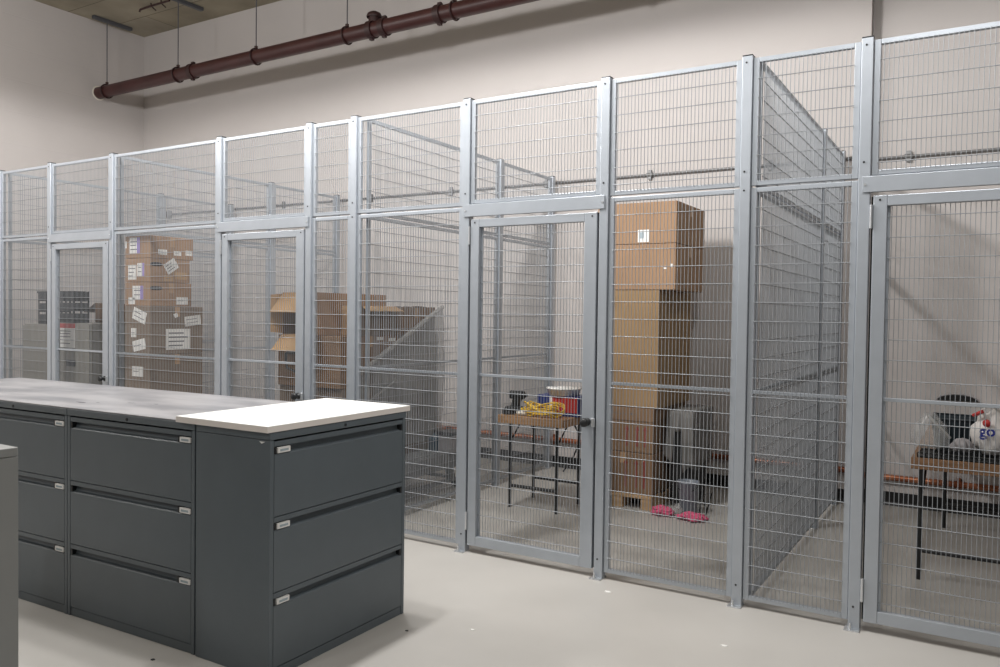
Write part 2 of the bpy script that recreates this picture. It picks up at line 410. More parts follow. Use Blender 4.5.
ec = cabinet('lateral_filing_cabinet', 'dark grey three drawer cabinet turned sideways at the row end, white top on it', (1.099, -1.970, 0), PI / 2 + re, .915, .466, HC, 'l', group='dark grey filing cabinets')
MB().add([(-.0006, .052, HC - .050), (-.0006, .030, HC - .040), (-.0006, .066, HC - .041), (.0006, .052, HC - .050), (.0006, .030, HC - .040), (.0006, .066, HC - .041)], [(0, 1, 2), (5, 4, 3), (0, 1, 4, 3), (1, 2, 5, 4), (2, 0, 3, 5)]).build('paint_chip', 'paper', ec)
rr = math.radians(2.0)
def rowpt(d, back=0.0):
    return (.620 + d * math.cos(rr) - back * math.sin(rr), -1.972 + d * math.sin(rr) + back * math.cos(rr))
WC = .936
rl = ['dark grey three drawer cabinet of the long row, next to the sideways end cabinet', 'dark grey three drawer cabinet second from the sideways end cabinet',
      'dark grey three drawer cabinet third from the row end, cut by the left edge']
for i in range(3):
    x, y = rowpt(-(i + 1) * WC - i * .003); cabinet('lateral_filing_cabinet', rl[i], (x, y, 0), rr, WC, .418, HC, 'r', group='dark grey filing cabinets')
bl = ['cabinet backing onto the row, nearest the sideways end cabinet, facing the cages', 'cabinet backing onto the row, second from its end, facing the cages', 'cabinet backing onto the row, third from its end, facing the cages']
for i in range(3):
    x, y = rowpt(-i * (WC + .003), .842); cabinet('lateral_filing_cabinet', 'dark grey ' + bl[i], (x, y, 0), rr + PI, WC, .418, HC, 'r', group='dark grey filing cabinets')
x, y = rowpt(-.0)
t = thing('cabinet_worktop', 'scuffed pale grey top sheet lying along the cabinet row', 'worktop', (x, y, HC + .0005), rr)
MB().box(-2.83, .002, 0, -.128, .846, .007, .002).build('top_sheet', 'laminate', t)
m = MB()
for (u, v, s) in ((-1.08, .17, .05), (-1.0, .21, .018), (-.86, .30, .022), (-.84, .31, .014), (-.70, .34, .02)):
    m.add([(u + s * random.uniform(.6, 1.2) * math.cos(a), v + .3 * s * random.uniform(.6, 1.2) * math.sin(a), .0074) for a in [2 * PI * k / 9 for k in range(9)]], [tuple(range(9))])
m.build('scuff', 'print', t)
t = thing('white_worktop', 'thick white laminate board lying on the sideways end cabinet', 'worktop', (1.104, -1.992, HC + .001), PI / 2 + re)
MB().box(0, 0, .0, .965, .582, .0245, .001).build('core_board', 'white_edge', t)
MB().box(0, 0, .0248, .965, .582, .0275, .0008).build('top_laminate', 'white', t)
t = cabinet('lateral_filing_cabinet', 'warm grey cabinet at the left edge nearest the camera, plain end towards us', (.634 - .95, -3.209, 0), 0, .95, .47, HC, 'r', 'foregrey', group=None)

# ------------------------------------------------------------------ cartons
def carton(label, x0, y0, z0, x1, y1, z1, m='kraft', name='cardboard_box', group=None, tape='x', bev=.004, rz=0):
    t = thing(name, label, 'box', (x0, y0, z0), rz, group)
    L, D, H = x1 - x0, y1 - y0, z1 - z0
    MB().box(0, 0, .001, L, D, H - .001, bev).build('carton_body', m, t)
    e = .0008
    if tape == 'x':
        y = D / 2; mb = MB(); mb.box(.004, y - .025, H - .002, L - .004, y + .025, H - .0002); mb.box(L - .002, y - .025, H - .09, L + e, y + .025, H - .004); mb.box(-e, y - .025, H - .09, .002, y + .025, H - .004)
        mb.build('packing_tape', 'tape', t)
    elif tape == 'y':
        x = L / 2; mb = MB(); mb.box(x - .025, .004, H - .002, x + .025, D - .004, H - .0002); mb.box(x - .025, -e, H - .09, x + .025, .002, H - .004)
        mb.build('packing_tape', 'tape', t)
    return t
def lab_front(t, x0, x1, z0, z1, m='paper', ang=0, lines=2, name='shipping_label', band=None):
    """flat label on the carton's -Y face, world coordinates"""
    lx, ly, lz = t.location
    cx, cz = (x0 + x1) / 2 - lx, (z0 + z1) / 2 - lz; w, h = (x1 - x0) / 2, (z1 - z0) / 2
    o = MB().box(-w, -.0012, -h, w, -.0002, h).build(name, m, t); o.location = (cx, 0, cz); o.rotation_euler = (0, ang, 0)
    if lines:
        mb = MB()
        for i in range(lines):
            z = h - (i + 1) * 2 * h / (lines + 1); mb.box(-w * .8, -.0016, z - h * .06, w * random.uniform(.2, .8), -.0012, z + h * .06)
        mb.build('printed_text', 'print', o)
    if band: MB().box(w * .45, -.0017, -h, w, -.0012, h).build('colour_band', band, o)
    return o
def lab_side(t, y0, y1, z0, z1, m='paper', ang=0, lines=2, name='shipping_label'):
    """flat label on the carton's +X face"""
    lx, ly, lz = t.location
    L = max(v[0] for c in kids(t) if c.name.startswith('carton_body') for v in [v.co for v in c.data.vertices])
    cy, cz = (y0 + y1) / 2 - ly, (z0 + z1) / 2 - lz; w, h = (y1 - y0) / 2, (z1 - z0) / 2
    o = MB().box(.0002, -w, -h, .0012, w, h).build(name, m, t); o.location = (L, cy, cz); o.rotation_euler = (ang, 0, 0)
    if lines:
        mb = MB()
        for i in range(lines):
            z = h - (i + 1) * 2 * h / (lines + 1); mb.box(.0012, -w * .8, z - h * .06, .0016, w * random.uniform(.2, .8), z + h * .06)
        mb.build('printed_text', 'print', o)
    return o
def hand_hole_side(t, yc, zc):
    lx, ly, lz = t.location
    L = max(v.co[0] for c in kids(t) if c.name.startswith('carton_body') for v in c.data.vertices)
    pr = [(.042 * math.cos(a) + (.018 if math.cos(a) > 0 else -.018), .018 * math.sin(a)) for a in [2 * PI * i / 20 for i in range(20)]]
    o = MB().prism_x(pr, .0002, .0012).build('hand_hole', 'dark', t); o.location = (L, yc - ly, zc - lz)
GL = 'labelled cartons in one tall stack'
XA, XB = -2.965, -2.6
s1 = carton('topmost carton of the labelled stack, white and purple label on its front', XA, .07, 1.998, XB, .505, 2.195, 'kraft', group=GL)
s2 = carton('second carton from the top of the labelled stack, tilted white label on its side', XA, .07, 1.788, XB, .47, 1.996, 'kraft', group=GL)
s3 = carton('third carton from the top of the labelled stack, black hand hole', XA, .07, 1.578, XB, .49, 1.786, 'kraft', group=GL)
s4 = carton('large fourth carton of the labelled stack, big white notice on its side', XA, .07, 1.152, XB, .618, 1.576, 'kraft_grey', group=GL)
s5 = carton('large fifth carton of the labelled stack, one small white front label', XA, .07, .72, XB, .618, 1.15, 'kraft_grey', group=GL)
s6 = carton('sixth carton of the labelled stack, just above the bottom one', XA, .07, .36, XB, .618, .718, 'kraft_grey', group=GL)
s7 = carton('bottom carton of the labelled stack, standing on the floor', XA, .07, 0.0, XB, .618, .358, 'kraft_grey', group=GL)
lab_front(s1, -2.90, -2.748, 2.042, 2.18, band='purple', lines=3); lab_front(s1, -2.958, -2.935, 2.09, 2.15, lines=0)
lab_front(s2, -2.92, -2.80, 1.81, 1.94, lines=3); lab_front(s2, -2.785, -2.69, 1.84, 1.955, band='purple', lines=2)
lab_front(s3, -2.85, -2.70, 1.635, 1.755, band='purple', lines=2); lab_front(s3, -2.91, -2.82, 1.592, 1.652, lines=1)
lab_front(s4, -2.85, -2.66, 1.44, 1.545, ang=.3, lines=2); lab_front(s4, -2.875, -2.80, 1.30, 1.38, lines=1); lab_front(s4, -2.846, -2.67, 1.185, 1.28, ang=-.2, lines=1)
lab_front(s5, -2.859, -2.70, .953, 1.043, lines=1)
lab_side(s1, .143, .233, 2.032, 2.078, lines=1); lab_side(s1, .304, .377, 2.033, 2.073, lines=1); lab_side(s1, .425, .495, 2.04, 2.085, lines=1)
lab_side(s2, .21, .34, 1.885, 1.985, ang=.6, lines=3); lab_side(s2, .205, .295, 1.80, 1.85, m='kraft_light', lines=1); lab_side(s2, .315, .442, 1.82, 1.885, m='kraft_light', lines=1)
hand_hole_side(s2, .125, 1.945); hand_hole_side(s3, .125, 1.735)
lab_side(s3, .327, .453, 1.595, 1.662, lines=1); lab_side(s4, .42, .59, 1.405, 1.495, lines=2, ang=.12); lab_side(s4, .225, .477, 1.19, 1.376, m='paper', lines=4); lab_side(s4, .307, .345, 1.478, 1.516, ang=.4, lines=0)

def open_box(label, x0, y0, z0, x1, y1, z1, m, flaps, front='y', group=None):
    """carton lying on its side, mouth to -Y; flaps hinge round the mouth"""
    t = thing('cardboard_box', label, 'box', (x0, y0, z0), 0, group)
    L, D, H = x1 - x0, y1 - y0, z1 - z0; w = .006
    mb = MB(); mb.box(0, 0, 0, L, D, w); mb.box(0, 0, H - w, L, D, H); mb.box(0, 0, w, w, D, H - w); mb.box(L - w, 0, w, L, D, H - w); mb.box(w, D - w, w, L - w, D, H - w)
    mb.build('carton_body', m, t)
    for kind, a, ln in flaps:
        c, s = math.cos(a) * ln, math.sin(a) * ln
        mb = MB()
        if kind == 'top': q = [(.0, -.001, H - .001), (L, -.001, H - .001), (L + .012, -c, H - s), (-.03, -c, H - s)]; off = Vector((0, -.003, -.004))
        elif kind == 'bottom': q = [(.0, -.001, .001), (L, -.001, .001), (L + .01, -c, -s), (-.035, -c, -s)]; off = Vector((0, -.003, .004))
        elif kind == 'left': q = [(.0, -.001, .01), (.0, -.001, H - .01), (-s, -c, H - .02), (-s, -c, .02)]; off = Vector((.004, -.002, 0))
        else: q = [(L, -.001, .01), (L, -.001, H - .01), (L + s, -c, H - .02), (L + s, -c, .02)]; off = Vector((-.004, -.002, 0))
        mb.hexa(q, [tuple(Vector(v) + off) for v in q]); mb.build('flap', 'kraft_light', t)
    return t
GB = 'cartons heaped behind the narrow wire section'
open_box('open carton lying on its side, two pale flaps hanging from its dark mouth', -1.225, .30, 1.362, -.86, 1.15, 1.70, 'kraft', [('top', .95, .19), ('bottom', .95, .16), ('left', .5, .10)], group=GB)
b = open_box('small open carton with a pale flap over its dark side, behind the narrow section', -.83, .56, 1.362, -.62, .99, 1.60, 'kraft_grey', [], group=GB)
MB().hexa([(.21, .01, .238), (.21, .42, .238), (.29, .44, .20), (.29, -.03, .20)], [(.21, .01, .232), (.21, .42, .232), (.287, .44, .194), (.287, -.03, .194)]).build('flap', 'kraft_light', b)
MB().box(.0, -.003, .0, .21, -.0008, .236).build('front_panel', 'kraft_light', b)
b = carton('brown carton behind the small open carton, its top edge torn', -.84, 1.0, 1.362, -.62, 1.555, 1.595, 'kraft_dark', group=GB)
mb = MB()
for i in range(9):
    y = .005 + i * .06; mb.box(.19, y, .230, .218, y + .059, .232 + random.uniform(.004, .016))
mb.build('torn_edge', 'kraft_grey', b)
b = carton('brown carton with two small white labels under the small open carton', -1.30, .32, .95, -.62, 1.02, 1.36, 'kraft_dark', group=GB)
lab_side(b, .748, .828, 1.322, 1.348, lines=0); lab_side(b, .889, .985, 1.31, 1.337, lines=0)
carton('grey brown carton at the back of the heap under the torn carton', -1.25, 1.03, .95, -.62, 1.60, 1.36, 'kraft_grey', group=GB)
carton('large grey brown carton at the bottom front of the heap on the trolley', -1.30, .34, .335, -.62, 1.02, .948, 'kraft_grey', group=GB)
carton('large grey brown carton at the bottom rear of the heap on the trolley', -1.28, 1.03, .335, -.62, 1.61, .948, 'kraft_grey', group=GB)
# film over the heap's side
t = thing('plastic_film', 'hazy grey plastic film hung slantwise over the heaped cartons', 'plastic film', (-.596, 0, 0))
n = 22; vs = []; fs = []
for i in range(n + 1):
    y = .45 + (1.66 - .45) * i / n; zt = 1.09 + (1.60 - 1.09) * min(1, max(0, (y - .55) / 1.02))
    if y < .55: zt = 1.05
    for j in range(9):
        z = .42 + (zt - .42) * j / 8; vs.append((.010 * math.sin(y * 23 + z * 7) + .006 * math.sin(z * 19), y, z))
for i in range(n):
    for j in range(8): a = i * 9 + j; fs.append((a, a + 9, a + 10, a + 1))
o = MB().add(vs, fs, True).build('film_sheet', 'film', t, fix=False)
md = o.modifiers.new('thick', 'SOLIDIFY'); md.thickness = .0008
MB().tube([(.018 + .004 * math.sin(k), .50 + 1.1 * k / 14, 1.075 + .53 * k / 14) for k in range(15)], .021, 8).build('folded_edge', 'filmedge', t)
MB().tube([(.022, .50 + .45 * k / 8, .79 + .20 * k / 8) for k in range(9)], .010, 6).build('fold', 'filmedge', t)
# trolley under the heap
t = thing('platform_trolley', 'low grey platform trolley on casters carrying the heaped cartons', 'trolley', (-.82, .95, 0))
MB().box(-.52, -.64, .20, .48, .62, .332, .006).build('deck', 'grey', t)
for sx in (-.40, .40):
    MB().box(sx - .02, -.62, .055, sx + .02, .66, .085, .003).build('skid_rail', 'grey', t)
for sx in (-.40, .05, .40):
    for sy in (-.55, .55):
        m = MB(); q = [(sx - .03, sy - .03, .199), (sx + .03, sy - .03, .199), (sx + .03, sy + .03, .199), (sx - .03, sy + .03, .199)]
        m.hexa(q, [(a + (.03 if sx > 0 else 0), b_, .086) for a, b_, c_ in q]); m.build('leg', 'grey', t) if abs(sx) > .1 else None
for sx in (-.40, .40):
    for sy in (-.55, .64):
        w = MB().cyl((sx - .016, sy, .032), (sx + .016, sy, .032), .032, 16).build('caster', 'black', t)
MB().box(-.42, .60, .075, .42, .635, .105, .003).build('cross_bar', 'grey', t)
m = MB(); m.lathe([(0, 0), (.05, 0), (.055, .01), (.055, .10), (.045, .125), (.02, .14), (.02, .16), (0, .161)], n=20)
t = thing('plastic_jug', 'dark teal plastic jug on the edge of the trolley deck', 'jug', (-.525, 1.44, .333)); m.build('jug_body', 'teal', t)
MB().cyl((0, 0, .161), (0, 0, .182), .022, 14).build('cap', 'black', t)
t = thing('equipment_case', 'small pale grey case with a dark lid on the trolley corner', 'case', (-.452, 1.38, .333))
MB().box(0, 0, .0, .14, .18, .15, .008).build('case_body', 'lilac', t); MB().box(-.006, -.01, .151, .15, .19, .185, .006).build('lid', 'black', t)
MB().tube([(.03, .09, .185), (.03, .09, .21), (.08, .09, .21), (.08, .09, .185)], .006, 6).build('handle', 'black', t)
t = thing('hand_truck', 'black bent handle of a hand truck under the open carton flap', 'hand truck', (-1.05, .2, 0))
MB().tube([(.16, .0, .02), (.16, .0, 1.02), (.13, 0, 1.06), (-.02, 0, 1.105), (-.033, 0, 1.15), (-.033, 0, 1.215), (-.02, 0, 1.225), (.12, 0, 1.224), (.16, 0, 1.20), (.19, 0, 1.10), (.20, 0, .02)], .0095, 8).build('handle_loop', 'black', t)
MB().box(-.02, -.08, 0, .26, .06, .018, .003).build('toe_plate', 'black', t)

# ------------------------------------------------------------------ first cage: putty cabinets
GP = 'putty cabinets in the first cage'
t = thing('storage_cabinet', 'plain putty metal cabinet seen left of the leftmost wire door', 'cabinet', (-4.848, .19, 0), 0, GP)
MB().box(0, 0, .04, .585, .72, 1.385, .005).build('cabinet_body', 'putty', t); MB().box(.02, .02, 0, .565, .70, .04).build('plinth', 'black', t)
for i in range(2): MB().box(.012 + i * .283, -.014, .055, .290 + i * .283, -.001, 1.37, .003).build('door', 'putty', t)
t = thing('storage_cabinet', 'putty drawer cabinet with a red headed notice behind the leftmost wire door', 'cabinet', (-4.258, .19, 0), 0, GP)
MB().box(0, 0, .04, .59, .72, 1.405, .005).build('cabinet_body', 'putty', t); MB().box(.02, .02, 0, .57, .70, .04).build('plinth', 'black', t)
for i, (z0, z1) in enumerate(((.055, .49), (.498, .80), (.808, 1.14), (1.148, 1.395))):
    d = MB().box(.01, -.016, z0, .58, -.001, z1, .003).build('drawer', 'putty', t)
    if i < 3: MB().box(.21, -.022, z1 - .155, .36, -.0165, z1 - .095, .003).build('handle', 'dark', d)
o = MB().box(.07, -.0185, 1.165, .35, -.0168, 1.40).build('notice', 'paper', t)
MB().box(.07, -.0195, 1.355, .35, -.0186, 1.40).build('red_header', 'red', o)
m = MB()
for z in (1.325, 1.30, 1.27, 1.24, 1.205): m.box(.10, -.0195, z - .004, random.uniform(.26, .33), -.0186, z + .004)
m.build('printed_text', 'print', o)
def crate(label, x0, y0, z0, W, D, H, notch):
    t = thing('plastic_crate', label, 'crate', (x0, y0, z0), 0, 'black crates on the putty cabinets')
    w = .008; mb = MB()
    mb.box(0, 0, 0, W, D, w)
    for k in range(3): mb.box(0, 0, w + k * H * .34, W, w, w + k * H * .34 + H * .27); mb.box(0, D - w, w + k * H * .34, W, D, w + k * H * .34 + H * .27); mb.box(0, w, w + k * H * .34, w, D - w, w + k * H * .34 + H * .27); mb.box(W - w, w, w + k * H * .34, W, D - w, w + k * H * .34 + H * .27)
    for xx in (0, W / 2 - .02, W - .03):
        mb.box(xx, -.002, w, xx + .03, -.0001, H); mb.box(xx, D, w, xx + .03, D + .002, H)
    mb.build('crate_body', 'black', t)
    MB().box(-.006, -.008, H - .02, W + .006, D + .008, H, .003).build('rim', 'black', t) if not notch else None
    if notch:
        for a, b_ in ((-.004, W * .40), (W * .62, W + .004)):
            MB().hexa([(a, -.006, H - .1), (b_, -.006, H - .1), (b_, D * .8, H - .1), (a, D * .8, H - .1)],
                      [(a, -.006, H), (b_ + (-.03 if a < 0 else 0), -.006, H), (b_ + (-.03 if a < 0 else 0), D * .8, H), (a + (.03 if a > 0 else 0), D * .8, H)]).build('rim', 'black', t)
    return t
crate('slatted black crate left of the first door post, on the plain putty cabinet', -4.60, .20, 1.386, .32, .15, .33, False)
crate('notched black crate behind the leftmost door glass line, on the putty drawer cabinet', -4.235, .20, 1.406, .27, .15, .31, True)['label'] = 'notched black crate seen through the leftmost wire door, above the red headed notice'
t = carton('dark carton with a slanting open flap on the putty drawer cabinet', -4.22, .57, 1.406, -3.99, .88, 1.60, 'kraft_dark', tape=None)
MB().hexa([(-.2, 0, .10), (.0, 0, .195), (.0, .31, .195), (-.2, .31, .10)], [(-.2, 0, .106), (0, 0, .201), (0, .31, .201), (-.2, .31, .106)]).build('flap', 'kraft_grey', t)

# ------------------------------------------------------------------ tall stack in the third cage
GT = 'cartons of the tall stack'
pl = thing('wooden_pallet', 'pale wooden pallet under the tall carton stack', 'pallet', (.80, 1.72, 0))
for y in (0, .13, .40, .66, .79): MB().box(0, y, .088, .585, y + .10, .108, .002).build('deck_board', 'wood_pale', pl)
for x in (0, .25, .495): MB().box(x, 0.004, .0, x + .09, .886, .087, .002).build('stringer', 'wood_pale', pl)
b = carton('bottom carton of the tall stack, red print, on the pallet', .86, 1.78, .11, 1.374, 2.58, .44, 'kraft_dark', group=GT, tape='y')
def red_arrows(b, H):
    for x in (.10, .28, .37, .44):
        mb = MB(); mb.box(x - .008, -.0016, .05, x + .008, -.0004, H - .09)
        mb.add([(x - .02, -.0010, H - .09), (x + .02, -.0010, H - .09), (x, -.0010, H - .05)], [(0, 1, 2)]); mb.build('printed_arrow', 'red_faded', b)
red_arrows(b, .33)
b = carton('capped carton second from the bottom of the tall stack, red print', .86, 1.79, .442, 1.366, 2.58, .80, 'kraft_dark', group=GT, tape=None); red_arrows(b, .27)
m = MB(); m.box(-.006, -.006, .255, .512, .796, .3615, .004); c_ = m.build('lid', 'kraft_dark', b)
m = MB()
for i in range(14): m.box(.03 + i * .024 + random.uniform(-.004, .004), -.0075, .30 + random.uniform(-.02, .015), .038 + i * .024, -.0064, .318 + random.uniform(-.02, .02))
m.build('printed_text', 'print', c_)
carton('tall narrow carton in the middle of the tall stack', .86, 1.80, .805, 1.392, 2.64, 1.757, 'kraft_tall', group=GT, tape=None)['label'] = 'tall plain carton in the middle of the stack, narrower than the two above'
b = carton('second carton from the top of the tall stack, scuffed white near its corner', .85, 1.80, 1.759, 1.522, 2.53, 2.127, 'kraft', group=GT, tape='x')
m = MB(); m.box(.575, -.0014, .165, .598, -.0003, .177); m.box(.632, -.0014, .18, .648, -.0003, .205); m.build('scuff', 'paper', b)
b = carton('topmost carton of the tall stack, white label on its front', .85, 1.80, 2.129, 1.524, 2.53, 2.462, 'kraft', group=GT, tape='x')
o = lab_front(b, 1.203, 1.297, 2.142, 2.242, lines=0); MB().box(-.03, -.0018, -.02, .005, -.0012, .03).build('printed_text', 'bluegrey', o)
# grey sheet over dark totes beside the stack
t = thing('storage_tote', 'black tote under the grey plastic sheet beside the tall stack', 'tote', (1.435, 1.99, 0))
m = MB(); m.hexa([(.02, .02, 0), (.15, .02, 0), (.15, .48, 0), (.02, .48, 0)], [(0, 0, .72), (.17, 0, .72), (.17, .5, .72), (0, .5, .72)]); m.build('tote_body', 'black', t)
MB().box(-.006, -.008, .725, .178, .508, .75, .006).build('lid', 'black', t)
def drape(name, label, cat, cx, cy, W, D, zt, hem, m, amp=.02, notch=None, seed=0, nb=72):
    t = thing(name, label, cat, (cx, cy, 0)); vs = []; fs = []; R = 12
    for j in range(R):
        f = j / (R - 1)
        for i in range(nb):
            a = 2 * PI * i / nb; ca, sa = math.cos(a), math.sin(a); k = 1 / max(abs(ca), abs(sa))
            ux, uy = ca * k, sa * k
            if f < .35: s_ = f / .35; x, y = ux * W / 2 * s_, uy * D / 2 * s_; z = zt + .012 * noise.noise(Vector((x * 9, y * 9, seed)))
            else:
                d = (f - .35) / .65; hm = hem + .16 * noise.noise(Vector((ca * 2, sa * 2, seed + 3)))
                if notch and notch[0] < a < notch[1]: hm = max(hm, notch[2])
                z = zt + (hm - zt) * d; fl = 1 + amp * 2.2 * d * (1 + math.sin(a * 11 + seed)) + amp * noise.noise(Vector((ca * 4, sa * 4, z * 5)))
                x, y = ux * (W / 2 + .008) * fl, uy * (D / 2 + .008) * fl
            vs.append((x, y, z))
    for j in range(R - 1):
        for i in range(nb): fs.append((j * nb + i, j * nb + (i + 1) % nb, (j + 1) * nb + (i + 1) % nb, (j + 1) * nb + i))
    o = MB().add(vs, fs, True).build('sheet', m, t)
    md = o.modifiers.new('thick', 'SOLIDIFY'); md.thickness = .0015
    return t
drape('plastic_sheet', 'wrinkled grey plastic sheet draped beside the tall carton stack', 'sheet', 1.525, 2.24, .20, .52, .79, .34, 'greyfilm', .03, (4.2, 4.9, .62), 2)
t = thing('plastic_bucket', 'small blue grey bucket on the floor before the grey sheet', 'bucket', (1.64, 1.86, 0))
MB().lathe([(0, .0), (.062, .0), (.066, .006), (.082, .235), (.088, .24), (.086, .25), (.078, .245), (.06, .012), (0, .01)], n=24).build('bucket_body', 'bucket', t)
MB().tube([(-.084 * math.cos(a), -.02 - .05 * math.sin(a), .225 - .05 * math.sin(a)) for a in [PI * i / 12 for i in range(13)]], .003, 6).build('handle', 'black', t)
t = thing('wire_stand', 'thin black bent stand on the floor right of the bucket', 'stand', (1.79, 1.83, 0))
MB().tube([(-.045, -.04, .003), (-.03, 0, .16), (.03, .06, .17), (.012, -.05, .003)], .006, 6).build('bent_leg', 'black', t)
MB().tube([(-.03, 0, .16), (-.02, .10, .003)], .006, 6).build('rear_leg', 'black', t)
def crumple(name, label, cat, c, sx, sy, sz, m, seed, group=None, flat=True):
    bm = bmesh.new(); bmesh.ops.create_icosphere(bm, subdivisions=4, radius=1)
    for v in bm.verts:
        q = v.co.copy(); d = 1 + .38 * noise.noise(q * 1.7 + Vector((seed, 0, 0))) + .22 * noise.noise(q * 4 + Vector((0, seed, 0)))
        v.co = Vector((q.x * sx * d, q.y * sy * d, max(0.001, (q.z * d * .5 + .45) * sz) if flat else q.z * sz * d))
    mb = MB(); bm.verts.index_update(); mb.add([v.co[:] for v in bm.verts], [[v.index for v in f.verts] for f in bm.faces], True); bm.free()
    o = mb.build(name, m); o.location = c
    return tag(o, label, cat, group)
crumple('cleaning_rag', 'crumpled pink rag on the floor close to the pallet corner', 'rag', (1.50, 1.655, 0), .09, .06, .075, 'pinkcloth', 1.3, 'pink rags on the floor')
crumple('cleaning_rag', 'flat pink rag on the floor nearest the wire, right of the other rag', 'rag', (1.745, 1.65, 0), .10, .08, .055, 'pinkcloth', 5.1, 'pink rags on the floor')
crumple('plastic_scrap', 'crumpled pale grey plastic scrap between the two pink rags', 'scrap', (1.60, 1.735, 0), .035, .03, .09, 'film', 8.2)

# ------------------------------------------------------------------ folding tables
def table(label, x0, y0, W, D, zt, th, legs_y, lx, skew=0.0, m='wood'):
    t = thing('folding_table', label, 'table', (x0, y0, 0), 0, 'folding tables')
    MB().box(0, 0, zt - th, W, D, zt, .004).build('table_top', m, t)
    lx0 = lx
    for i, ly in enumerate(legs_y):
        lx = [q + skew * i for q in lx0]
        for x in lx:
            MB().tube([(x, ly, .0), (x, ly, zt - th - .002)], .0125, 10).build('leg', 'black', t)
            s = 1 if i == 0 else -1
            MB().tube([(x + .012, ly + .01 * s, zt - th - .14), (x + .02, ly + .16 * s, zt - th - .003)], .007, 6).build('brace', 'black', t)
        MB().tube([(lx[0], ly, .175), (lx[1], ly, .175)], .014, 8).build('cross_bar', 'black', t)
    return t
table('short wooden folding table with the yellow cable, behind the third wire door', .368, 1.03, .572, .66, .762, .062, (.19, .58), (.012, .432))
table('long wooden folding table with the plastic bags, behind the right-hand wire door', 3.268, .912, .76, 1.85, .75, .068, (.149, 1.588), (.045, .62), .075, 'wood_dark')
# on the short table
t = thing('power_tool', 'black cordless tool standing at the left end of the short table', 'tool', (.45, 1.20, .763))
MB().box(-.09, -.05, 0, .05, .05, .055, .01).build('battery', 'black', t)
MB().hexa([(-.05, -.025, .056), (.01, -.025, .056), (.01, .025, .056), (-.05, .025, .056)], [(-.03, -.022, .12), (.03, -.022, .12), (.03, .022, .12), (-.03, .022, .12)]).build('handle', 'black', t)
m = MB(); m.cyl((-.06, 0, .145), (.055, 0, .145), .034, 16); m.cyl((.055, 0, .145), (.085, 0, .145), .022, 14, .014); m.build('motor_housing', 'black', t)
t = thing('cable_reel', 'small black coil of cord beside the cordless tool', 'coil', (.425, 1.10, .763))
m = MB()
for k in range(3): m.tube([(.045 * math.cos(a), .035 * math.sin(a), .01 + k * .014) for a in [2 * PI * i / 20 for i in range(20)]], .007, 6, closed=True)
m.build('cord', 'black', t)
t = thing('printed_box', 'flat red and navy printed box on the short table', 'box', (.605, 1.24, .80))
t.location = (.605, 1.24, .763)
MB().box(0, 0, 0, .36, .22, .155, .004).build('box_body', 'navy', t); MB().box(.135, -.0015, .03, .35, -.0003, .150).build('red_panel', 'red', t); MB().box(.11, -.0015, .03, .134, -.0003, .150).build('white_stripe', 'paper', t)
MB().box(-.0015, .01, .004, -.0003, .21, .15).build('end_panel', 'black', t)
t = thing('plastic_tub', 'white lidded tub on top of the red and navy box', 'tub', (.79, 1.34, .919))
MB().lathe([(0, 0), (.120, 0), (.135, .05), (.14, .05), (.14, .058), (0, .060)], n=28).build('tub_body', 'white', t)
t = thing('yellow_cable', 'loose coil of yellow cable heaped on the front of the short table', 'cable', (.72, 1.12, .763))
m = MB()
for k in range(13):
    rx, ry = random.uniform(.10, .17), random.uniform(.035, .06); ox = random.uniform(-.03, .03); tz = random.uniform(-.05, .05); zb = .018 + k * .0055
    m.tube([(ox + rx * math.cos(a), ry * math.sin(a), max(.008, zb + tz * math.cos(a) + .012 * math.sin(3 * a + k))) for a in [2 * PI * i / 28 for i in range(28)]], .0055, 6, closed=True)
m.build('cable_loop', 'yellow', t)
m = MB()
for k in range(3):
    m.tube([(.12 + .06 * math.cos(a), .02 + .03 * math.sin(a), .05 + .035 * math.sin(a) + k * .012) for a in [2 * PI * i / 20 for i in range(20)]], .005, 6, closed=True)
m.build('upright_loop', 'yellow', t)
m = MB(); m.tube([(-.13, -.01, .02), (-.17, -.04, .02)], .02, 12); m.tube([(-.17, -.04, .02), (-.20, -.055, .022)], .012, 8); m.build('plug', 'cream', t)
t = thing('hanging_cord', 'black cord hanging off the right side of the short table', 'cord', (.948, 1.25, 0))
MB().tube([(-.02, .06, .768), (.008, .06, .765), (.012, .06, .70), (.006, .04, .56), (-.03, 0, .44), (-.09, -.04, .34)], .006, 6).build('cord_run', 'black', t)
# on the long table
t = thing('wire_tray', 'low black wire tray lying on the long table under the bags', 'tray', (3.30, .925, .751))
m = MB(); m.box(0, 0, .0005, .68, .32, .003)
for y in (0, .32): m.tube([(0, y, .006), (.68, y, .006)], .005, 6); m.tube([(0, y, .028), (.68, y, .028)], .005, 6)
for i in range(18): m.tube([(i * .04, 0, .028), (i * .04, 0, .004), (i * .04, .32, .004), (i * .04, .32, .028)], .003, 5)
m.build('tray_wire', 'black', t)
t = thing('storage_bin', 'blue black open bin on the long table behind the clear bag', 'bin', (3.345, 1.27, .751))
a0 = [(.03, .03, 0), (.37, .03, 0), (.37, .27, 0), (.03, .27, 0)]; a1 = [(0, 0, .195), (.40, 0, .195), (.40, .30, .195), (0, .30, .195)]
m = MB(); m.add(a0 + a1, [(0, 1, 2, 3), (0, 1, 5, 4), (1, 2, 6, 5), (2, 3, 7, 6), (3, 0, 4, 7)])
o = m.build('bin_body', 'bluebin', t); md = o.modifiers.new('thick', 'SOLIDIFY'); md.thickness = .004; md.offset = -1
m = MB(); m.tube([Vector(v) + Vector((0, 0, 0)) for v in a1], .007, 6, closed=True); m.build('rim', 'bluebin', t)
